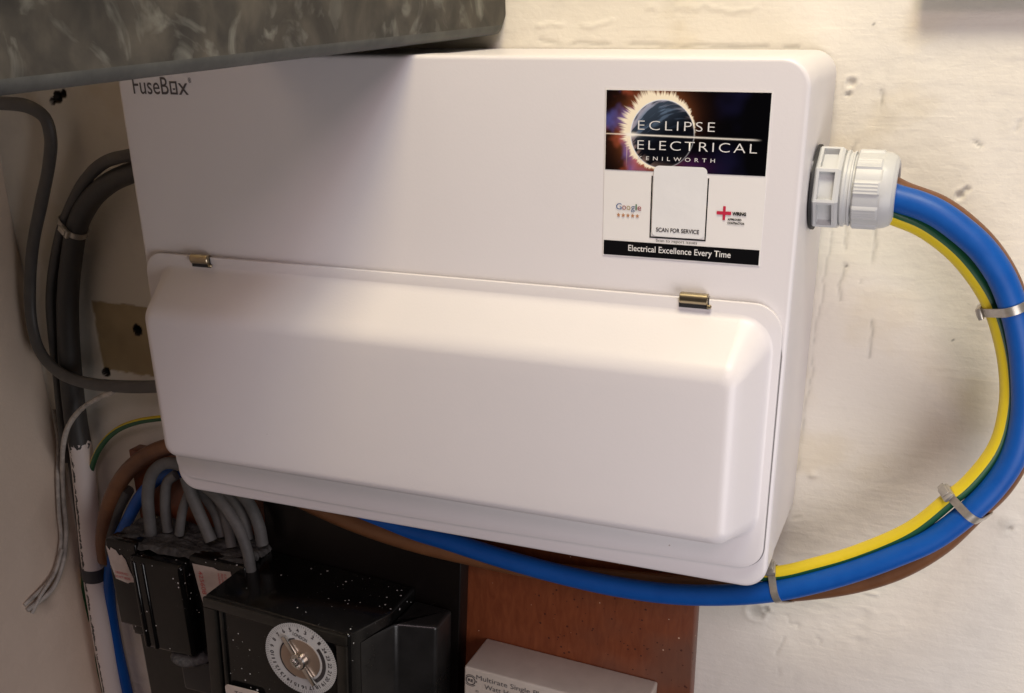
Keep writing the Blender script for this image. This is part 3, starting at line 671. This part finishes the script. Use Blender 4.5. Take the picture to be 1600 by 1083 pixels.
# ================================================================== cables on the left
gA = catmull(P3([(-60, 158, -.03), (0, 161, -.026), (45, 167, -.024), (70, 184, -.022), (79, 215, -.020), (76, 260, -.018), (64, 320, -.018), (52, 380, -.018), (47, 440, -.018), (49, 500, -.020), (62, 548, -.024), (90, 580, -.028), (130, 597, -.032), (190, 604, -.036), (260, 603, -.040), (300, 598, -.040)]))
tag(link('grey_cable', tube_mesh(gA, .0049, 24, ry=.75, wob=.0003), M['greycable'], angle=80), 'grey flat cable bending down beside the side wall and into the white box', 'cable')
gB = catmull(P3([(260, 232, -.05), (200, 243, -.045), (165, 253, -.036), (138, 276, -.028), (118, 308, -.022), (100, 350, -.017), (86, 410, -.013), (80, 470, -.011), (84, 530, -.011), (92, 600, -.010), (98, 660, -.010), (104, 720, -.009)]))
tag(link('grey_cable', tube_mesh(gB, .0042, 20, wob=.0003, seed=3), M['darkcable'], angle=80), 'upper of the two dark grey cables leaving the left side of the white box', 'cable')
gC = catmull(P3([(262, 252, -.045), (205, 270, -.036), (168, 288, -.028), (140, 315, -.022), (122, 350, -.018), (111, 410, -.015), (106, 470, -.014), (107, 530, -.014), (112, 600, -.014), (119, 660, -.014), (129, 720, -.015), (137, 800, -.016), (145, 880, -.017), (155, 950, -.017), (168, 1030, -.017), (178, 1083, -.017), (200, 1190, -.017)]))
# one cable, its lower half under old white paint
def painted_material():
    m = mat('grey_sheath_with_white_paint', (.06, .058, .056), .5, bump=.4, bscale=180, bdist=.0006); nt = m.node_tree; p = nt.nodes['Principled BSDF']
    uv = nt.nodes.new('ShaderNodeUVMap'); uv.uv_map = 'uv'; sp = nt.nodes.new('ShaderNodeSeparateXYZ'); nt.links.new(uv.outputs[0], sp.inputs[0])
    tc = nt.nodes.new('ShaderNodeTexCoord'); n = nt.nodes.new('ShaderNodeTexNoise'); n.inputs['Scale'].default_value = 220; n.inputs['Detail'].default_value = 4; nt.links.new(tc.outputs['Object'], n.inputs['Vector'])
    L = sum((gC[i+1]-gC[i]).length for i in range(len(gC)-1)); acc = 0; tgt = at(122, 690, -.014); i0 = min(range(len(gC)), key=lambda k: (gC[k]-tgt).length); acc = sum((gC[i+1]-gC[i]).length for i in range(i0))
    def math_(op, a, b):
        q = nt.nodes.new('ShaderNodeMath'); q.operation = op
        for k, s in enumerate((a, b)):
            if isinstance(s, (int, float)): q.inputs[k].default_value = s
            else: nt.links.new(s, q.inputs[k])
        return q.outputs[0]
    edge = math_('MULTIPLY', math_('SUBTRACT', n.outputs[0], .5), .03)
    on = math_('GREATER_THAN', math_('ADD', sp.outputs[0], edge), acc)
    # long chipped line where the paint cracked away
    dv = math_('ABSOLUTE', math_('SUBTRACT', math_('ADD', sp.outputs[1], math_('MULTIPLY', math_('SUBTRACT', n.outputs[0], .5), .10)), .29), 0)
    line = math_('MULTIPLY', math_('LESS_THAN', dv, .020), math_('GREATER_THAN', n.outputs[0], .42))
    fac = math_('MULTIPLY', on, math_('SUBTRACT', 1, line))
    mx = nt.nodes.new('ShaderNodeMixRGB'); nt.links.new(fac, mx.inputs[0]); mx.inputs[1].default_value = (.05, .048, .046, 1); mx.inputs[2].default_value = (.78, .70, .66, 1); nt.links.new(mx.outputs[0], p.inputs['Base Color']); return m
cab = thing('service_cable', 'thick dark cable whose lower half is coated in chipped white paint', 'cable', gC[len(gC)//2])
link('sheath', tube_mesh(gC, lambda s: .0066+.0028*min(1, s*1.8), 32, wob=.0002, seed=5), painted_material(), cab, angle=80)
i0 = min(range(len(gC)), key=lambda k: (gC[k]-at(146, 884, -.014)).length); link('tape_band', tube_mesh(gC[i0-1:i0+4], .0099, 32, wob=.0004), M['tape'], cab)
tag(link('grey_cable', tube_mesh(catmull(P3([(120, 400, -.008), (92, 430, -.006), (88, 520, -.006), (98, 620, -.006), (112, 700, -.006), (128, 820, -.005), (135, 900, -.005)])), .0048, 16, wob=.0003, seed=8), M['darkcable'], angle=80), 'dark grey cable pressed against the wall behind the thick painted cable', 'cable')
cable_tie(at(103, 345, -.018), [(gC, .0078), (gB, .0045)], 'dull metal cable tie round two dark cables left of the white box', headside=1)['group'] = 'metal cable ties'
# thin painted wires on the side wall
def PXL(l): return [at_x(a, b_, WALLX+o_) for (a, b_, o_) in l]
wE = [at(178, 612, -.036), at(150, 624, -.033), at(124, 642, -.031), at(106, 668, -.029), at(99, 695, -.027)]+PXL([(98, 745, .008), (99, 780, .006), (103, 830, .006), (98, 880, .005), (82, 920, .005), (42, 954, .001)])
tag(link('thin_wire', tube_mesh(catmull(wE), .0020, 12, wob=.0004), M['paintedwire'], angle=80), 'thin pale wire leaving the grey cable and hanging down the side wall', 'wire')
wF = PXL([(84, 640, .004), (91, 690, .004), (90, 750, .004), (92, 800, .004), (95, 850, .004), (82, 900, .004), (38, 946, .001)])
tag(link('thin_wire', tube_mesh(catmull(wF), .0017, 12, wob=.0004, seed=4), M['paintedwire'], angle=80), 'second thin painted wire flat against the side wall, left of the longer one', 'wire')
wG = PXL([(97, 858, .007), (86, 895, .006), (64, 930, .006), (50, 958, .002)])
tag(link('thin_wire', tube_mesh(catmull(wG), .0015, 10, wob=.0003, seed=6), M['paintedwire'], angle=80), 'short loose wire strand at the frayed lower end of the thin wires', 'wire')
# thin earth wire, brown and blue tails in the shadow
e1 = catmull(P3([(300, 652, -.03), (258, 653, -.03), (215, 659, -.028), (183, 672, -.024), (160, 694, -.02), (146, 722, -.016), (136, 780, -.006), (132, 850, -.005), (131, 920, -.005), (138, 985, -.006), (152, 1050, -.006), (165, 1110, -.006)]))
tag(link('earth_cable', tube_mesh(e1, .0024, 16, stripe=lambda v: v < .3 or v > .70), [M['yellow'], M['green']], angle=80), 'thin yellow and green wire curving from behind the box down past the painted cable', 'cable')
b1 = catmull(P3([(330, 690, -.035), (285, 695, -.034), (250, 702, -.032), (215, 722, -.03), (186, 755, -.028), (168, 800, -.027), (162, 845, -.022), (165, 875, -.019)]))
tag(link('power_cable', tube_mesh(b1, .0066, 24), M['brown'], angle=80), 'brown cable curving down into shadow below the left end of the white box', 'cable')
b2 = catmull(P3([(330, 735, -.035), (285, 737, -.034), (248, 748, -.032), (220, 775, -.03), (200, 812, -.028), (182, 850, -.022), (172, 890, -.017), (172, 940, -.013), (181, 1000, -.012), (194, 1060, -.012), (208, 1120, -.012)]))
tag(link('power_cable', tube_mesh(b2, .0048, 24), M['blue'], angle=80), 'blue cable dipping behind the black cutout beside the painted cable', 'cable')
b3 = catmull(P3([(200, 765, -.024), (182, 800, -.024), (172, 840, -.022), (170, 880, -.018)]))
tag(link('grey_cable', tube_mesh(b3, .005, 16), M['darkcable'], angle=80), 'short dark cable between the brown and the blue cable at the cutout', 'cable')
loops = [([(320, 745, -.042), (285, 728, -.044), (258, 724, -.046), (238, 740, -.048), (231, 772, -.05), (236, 835, -.052)], .0046, 'leftmost grey cable arching out from under the box into the dusty black cutout'),
         ([(315, 745, -.048), (297, 768, -.05), (286, 795, -.052), (280, 835, -.054)], .0035, 'slim grey cable second from the left above the dusty black cutout'),
         ([(290, 745, -.052), (300, 775, -.054), (314, 808, -.056), (330, 845, -.058)], .0046, 'grey cable third from the left above the dusty black cutout'),
         ([(315, 755, -.060), (342, 780, -.062), (370, 820, -.064), (386, 860, -.066), (393, 900, -.066)], .0042, 'long grey cable in front, slanting down to the right of the red printed sticker'),
         ([(360, 755, -.040), (388, 785, -.042), (404, 820, -.044), (410, 850, -.044)], .0046, 'rightmost grey cable above the black cutout, next to the black time switch'),
         ([(330, 760, -.04), (345, 790, -.044), (356, 825, -.05), (362, 855, -.054)], .0038, 'dim grey cable at the back between the two long slanting grey cables'),
         ([(275, 742, -.042), (262, 752, -.044), (258, 785, -.046), (262, 830, -.048)], .0040, 'grey cable tucked just right of the leftmost arching one, ending in the dusty cutout'),
         ([(340, 762, -.036), (362, 778, -.038), (380, 806, -.04), (388, 842, -.042)], .0042, 'dim grey cable squeezed between the rightmost cable and its neighbour in front'),
         ([(305, 750, -.040), (318, 772, -.042), (336, 800, -.045), (348, 838, -.048)], .0040, 'dim grey cable half hidden behind the third cable above the cutout')]
for l, r, lab in loops:
    tag(link('grey_cable', tube_mesh(catmull(P3(l)), r, 20, wob=.0002, seed=len(lab)), M['palecable'], angle=80), lab, 'cable', 'grey cables entering the black cutout')

# ================================================================== black service cutout
co = thing('service_cutout', 'dusty black electrical cutout block with two torn paper seals', 'cutout', (-.04, -.0175, -.12))
link('base_block', from_bm(box_bm(-.108, .012, -.060, -.018, -.163, -.078, .002, 3)), M['bakelite_matt'], co)
# crumbly dusty top
def crumb():
    xs = np.linspace(-.108, .020, 130); ys = np.linspace(-.069, -.020, 60); X, Y = np.meshgrid(xs, ys)
    Zh = -.0745+.004*(fbm(X*90, Y*140, 3, 4)-.45)+.0035*(np.abs(fbm(X*60, Y*260, 9, 3)-.5)*2); ed = np.minimum(np.minimum(X+.108, .020-X), np.minimum(Y+.069, -.020-Y)); Zh -= .004*np.exp(-ed/.0015)
    return grid_mesh(X, Y, Zh)
link('dusty_ledge', crumb(), M['dust'], co, angle=180)
link('fuse_carrier', from_bm(box_bm(-.078, -.030, -.080, -.058, -.160, -.079, .004, 4)), M['bakelite'], co)
link('left_cover', from_bm(box_bm(-.1085, -.079, -.0705, -.056, -.1495, -.0735, .0018, 3)), M['bakelite'], co)
link('left_foot', from_bm(box_bm(-.100, -.079, -.067, -.05, -.160, -.1498, .0018, 3)), M['bakelite'], co)
link('right_cover', from_bm(box_bm(-.029, .022, -.0715, -.056, -.160, -.0735, .0018, 3)), M['bakelite'], co)
for x in (-.081, -.0745, -.0660):
    b = bmesh.new(); lathe_bm([(-.158, .0018), (-.1575, .0022), (-.083, .0022), (-.082, .0015)], (x, -.0795 if x > -.08 else -.072, 0), 'Z', 14, b); link('ridge', from_bm(b), M['bakelite'], co)
b = lathe_bm([(-.0722, .0001), (-.0732, .0030), (-.0724, .0036), (-.071, .0036)], (-.0148, 0, -.1205), 'Y', 20); link('sealing_screw', from_bm(b), M['dust'], co)
def torn(pts, y, name, rows, num=None):
    q = bmesh.new(); f = q.faces.new([q.verts.new((p[0], y, p[1])) for p in pts]); r = bmesh.ops.extrude_face_region(q, geom=[f])
    for v in r['geom']:
        if isinstance(v, bmesh.types.BMVert): v.co.y -= .0003
    o = link(name, from_bm(q), M['oldpaper'], co, smooth=False); lst = []
    for (s, x, z, wd, h, rot) in rows: lst.append(text_mesh(s, x, z, wd, h, y-.0005, rot=rot, bold=.02))
    link('print', merge(lst), M['faded_red'], o, smooth=False); return o
torn([(-.1075, -.0790), (-.1045, -.0830), (-.1030, -.0800), (-.0985, -.0815), (-.0960, -.0855), (-.0935, -.0845), (-.0905, -.0885), (-.0880, -.0980), (-.0845, -.1070), (-.0900, -.1080), (-.0920, -.1095), (-.1035, -.1072), (-.1062, -.0950)], -.0709, 'torn_seal',
     [('OBSERVED', -.1030, -.1020, .0130, .0022, -.02), ('DO NOT BREAK', -.1035, -.1058, .0150, .0022, -.02)])['label'] = 'torn pink-white seal with a ragged top edge'
d90 = math.radians(-87)
torn([(-.0250, -.0785), (-.0060, -.0785), (-.0020, -.0800), (.0090, -.0790), (.0105, -.0890), (.0125, -.0960), (.0105, -.1130), (-.0030, -.1150), (-.0200, -.1145), (-.0225, -.1000)], -.0719, 'numbered_seal',
     [('425608', -.0205, -.0835, .0200, .0040, d90), ('WARNING', -.0030, -.0820, .0130, .0020, d90), ('PENALTY', .0000, -.0820, .0120, .0020, d90), ('ELECTRICITY', .0032, -.0820, .0130, .0018, d90)])['label'] = 'pinkish-white seal reading 425608'
link('lower_housing', from_bm(box_bm(-.104, .010, -.058, -.018, -.30, -.165, .003, 3)), M['bakelite_matt'], co)
b = bmesh.new(); bmesh.ops.create_uvsphere(b, u_segments=24, v_segments=14, radius=1)
for v in b.verts: v.co = Vector((-.043+v.co.x*.017, -.069+v.co.y*.014, -.1662+v.co.z*.0055+.001*noise.noise(v.co*5)))
link('dust_heap', from_bm(b), mat('grey_dust', (.16, .155, .15), .9, var=(.05, .05, .05), vscale=200, bump=.8, bscale=300, bdist=.002), co)
link('inspection_window', from_bm(box_bm(-.060, -.018, -.066, -.056, -.205, -.171, .004, 4)), mat('smoky_glass', (.01, .011, .016), .12), co)

# ================================================================== black time switch
ts = thing('time_switch', 'glossy black time switch spattered with white paint specks, round dial on its front', 'time switch', (.08, -.0175, -.09))
tilt = math.radians(-3.7); piv = Vector((.0135, -.11, -.0815))
def tilted(m): return Matrix.Translation(piv) @ Matrix.Rotation(-tilt, 4, 'Y') @ Matrix.Translation(-piv) if m is None else m
TM = Matrix.Translation((0, 0, .0042)) @ tilted(None)
def footprint_bm(fp, z0, z1, bev=.0015):
    b = bmesh.new(); f = b.faces.new([b.verts.new((p[0], p[1], z0)) for p in fp]); r = bmesh.ops.extrude_face_region(b, geom=[f])
    for v in r['geom']:
        if isinstance(v, bmesh.types.BMVert): v.co.z = z1
    bmesh.ops.recalc_face_normals(b, faces=b.faces); bmesh.ops.bevel(b, geom=b.edges[:], offset=bev, segments=3, profile=.5, affect='EDGES')
    bmesh.ops.transform(b, matrix=TM, verts=b.verts); return b
link('case', from_bm(footprint_bm([(.0139, -.0332), (.0137, -.1085), (.130, -.1085), (.1425, -.070), (.1425, -.0332)], -.26, -.0815, .0022)), M['bakelite'], ts)
link('rear_plate', from_bm(footprint_bm([(.0137, -.0185), (.0137, -.0330), (.1775, -.0330), (.1775, -.0185)], -.26, -.026, .001)), mat('dark_red_black_plate', (.005, .0035, .003), .35, spec=.3), ts)
link('side_cover', from_bm(footprint_bm([(.1330, -.1000), (.1455, -.070), (.1735, -.062), (.1735, -.0365), (.1430, -.0365), (.1430, -.071)], -.26, -.0905, .0025)), M['smoke'], ts)
# front frame and sunk face
FX0, FX1 = .0139, .1298
link('front_frame', merge([from_bm(box_bm(FX0, FX1, -.1115, -.1086, -.0900, -.0820, .0008, 2, mat=TM)), from_bm(box_bm(FX0, FX0+.010, -.1115, -.1086, -.255, -.0902, .0008, 2, mat=TM)), from_bm(box_bm(FX1-.008, FX1, -.1115, -.1086, -.255, -.0902, .0008, 2, mat=TM)), from_bm(box_bm(FX0+.0125, FX0+.0150, -.1105, -.1086, -.255, -.0905, .0005, 2, mat=TM))]), M['bakelite_matt'], ts)
# dial
DC = at(470, 1030, -.1120); DR = .0288
dl = bpy.data.objects.new('dial', None); C.objects.link(dl); dl.parent = ts; dl.location = DC-wloc(ts); dl['label'] = 'round white 24-hour dial with a metal centre'
def disc(r0, r1, y, a0=0, a1=360, n=96, cx=0, cz=0, teeth=0):
    q = bmesh.new(); full = abs(a1-a0) >= 360; N = n if full else n+1; A_, B_ = [], []
    for k in range(N):
        a = math.radians(a0+(a1-a0)*k/n); rr = r1*(1-.018*((k % 2) if teeth else 0))
        A_.append(q.verts.new((DC.x+cx+r0*math.cos(a), DC.y+y, DC.z+cz+r0*math.sin(a)))); B_.append(q.verts.new((DC.x+cx+rr*math.cos(a), DC.y+y, DC.z+cz+rr*math.sin(a))))
    for k in range(N if full else N-1): q.faces.new((A_[k], A_[(k+1) % N], B_[(k+1) % N], B_[k]))
    if r0 == 0: bmesh.ops.remove_doubles(q, verts=q.verts, dist=1e-7)
    me = bpy.data.meshes.new('d'); bmesh.ops.recalc_face_normals(q, faces=q.faces); q.to_mesh(me); q.free(); return me
link('hour_ring', disc(.0001, DR, 0, teeth=1, n=192), M['dial'], dl, smooth=False)
ticks = []
for k in range(96):
    a = 2*math.pi*k/96; r0 = DR*(.90 if k % 4 else .87); q = bmesh.new(); c, s = math.cos(a), math.sin(a); hw = .00012
    q.faces.new([q.verts.new((DC.x+c*r_-s*h_, DC.y-.0001, DC.z+s*r_+c*h_)) for (r_, h_) in ((r0, -hw), (DR*.975, -hw), (DR*.975, hw), (r0, hw))]); me = bpy.data.meshes.new('k'); q.to_mesh(me); q.free(); ticks.append(me)
for h in range(1, 25):
    a = math.radians(150+15*(h-8)); r_ = DR*.80; s = str(h); wd = .0021*len(s)
    rot = a-math.pi/2; c, q2 = math.cos(rot), math.sin(rot); cx_, cz_ = DC.x+r_*math.cos(a), DC.z+r_*math.sin(a)
    ticks.append(text_mesh(s, cx_-c*wd/2+q2*.0011, cz_-q2*wd/2-c*.0011, wd, .0029, DC.y-.0001, rot=rot, bold=.03))
ticks.append(text_mesh('LONDON', DC.x-.0045, DC.z+.0190, .0115, .0029, DC.y-.0002, rot=-.35, bold=.01))
ticks.append(disc(DR*.60, DR*.70, -.0002, -60, 38, 40))
link('dial_print', merge(ticks), M['ink'], dl, smooth=False)
link('inner_ring', disc(DR*.55, DR*.585, -.0004, 100, 250, 60), M['ink'], dl, smooth=False)
b = lathe_bm([(0, DR*.54), (-.0006, DR*.54), (-.0008, DR*.50), (-.0008, .0002)], DC, 'Y', 64); link('centre_plate', from_bm(b), M['dial_metal'], dl)
b = lathe_bm([(-.0008, .0064), (-.0044, .0061), (-.0052, .0052), (-.0052, .0037), (-.0022, .0032), (-.0022, .0002)], DC, 'Y', 40); link('centre_nut', from_bm(b), M['chrome'], dl)
Rp = Matrix.Translation(DC) @ Matrix.Rotation(math.radians(58), 4, 'Y')
hb = box_bm(-.0205, -.0054, -.0034, -.0010, -.0019, .0019, .0005, 2, mat=Rp); box_bm(.0054, .0205, -.0034, -.0010, -.0019, .0019, .0005, 2, bm=hb, mat=Rp); link('lever', from_bm(hb), M['chrome'], dl)
# white plate at the bottom edge
pc = at(352, 1075, -.1120); pl = link('name_plate', from_bm(prism_bm([(pc.x+x, pc.z+z) for x, z in rrect(0, .030, -.03, .0035, .003, 6)], -.1115, -.1121)), M['oldpaper'], ts)
link('plate_lettering', text_mesh('T/P', pc.x+.008, pc.z-.0040, .008, .0040, -.1123), M['ink'], pl, smooth=False)

# ================================================================== meter bottom right
mt = thing('electricity_meter', 'beige plastic electricity meter on the red-brown board, writing along its top edge', 'electricity meter', (.25, -.0175, -.16))
tl = math.radians(2.8); pv = Vector((.1914, -.0175, -.1306)); MM = Matrix.Translation((-.001, 0, .0035)) @ Matrix.Translation(pv) @ Matrix.Rotation(tl, 4, 'Y') @ Matrix.Translation(-pv)
link('case', from_bm(box_bm(.1914, .3225, -.0578, -.0178, -.30, -.1306, .0016, 3, mat=MM)), M['meter'], mt)
def mtx(*a, **k):
    me = text_mesh(*a, **k); me.transform(MM); return me
link('front_lettering', merge([mtx('Multirate Single Phase', .2012, -.1388, .058, .0042, -.0582), mtx('Watt Hour Meter', .2075, -.1452, .044, .0042, -.0582), mtx('n', .2010, -.1500, .002, .003, -.0582)]), mat('grey_print', (.12, .12, .12), .6), mt, smooth=False)
em = []
for (r0, r1, a0, a1) in ((.0031, .0038, 0, 360), (.0044, .0049, 40, 140), (.0044, .0049, 220, 320), (.0044, .0049, 350, 370)):
    q = bmesh.new(); A_ = []; B_ = []
    for k in range(41):
        a = math.radians(a0+(a1-a0)*k/40); A_.append(q.verts.new((.1968+r0*math.cos(a), -.0582, -.1410+r0*math.sin(a)))); B_.append(q.verts.new((.1968+r1*math.cos(a), -.0582, -.1410+r1*math.sin(a))))
    for k in range(40): q.faces.new((A_[k], A_[k+1], B_[k+1], B_[k]))
    me = bpy.data.meshes.new('e'); q.to_mesh(me); q.free(); me.transform(MM); em.append(me)
em.append(mtx('RE', .1947, -.1421, .0042, .0024, -.0582, bold=.03)); link('emblem', merge(em), mat('emblem_ink', (.06, .06, .06), .6), mt, smooth=False)
link('display_window', from_bm(box_bm(.2055, .30, -.0584, -.0577, -.19, -.1508, .0005, 1, mat=MM)), M['black'], mt)
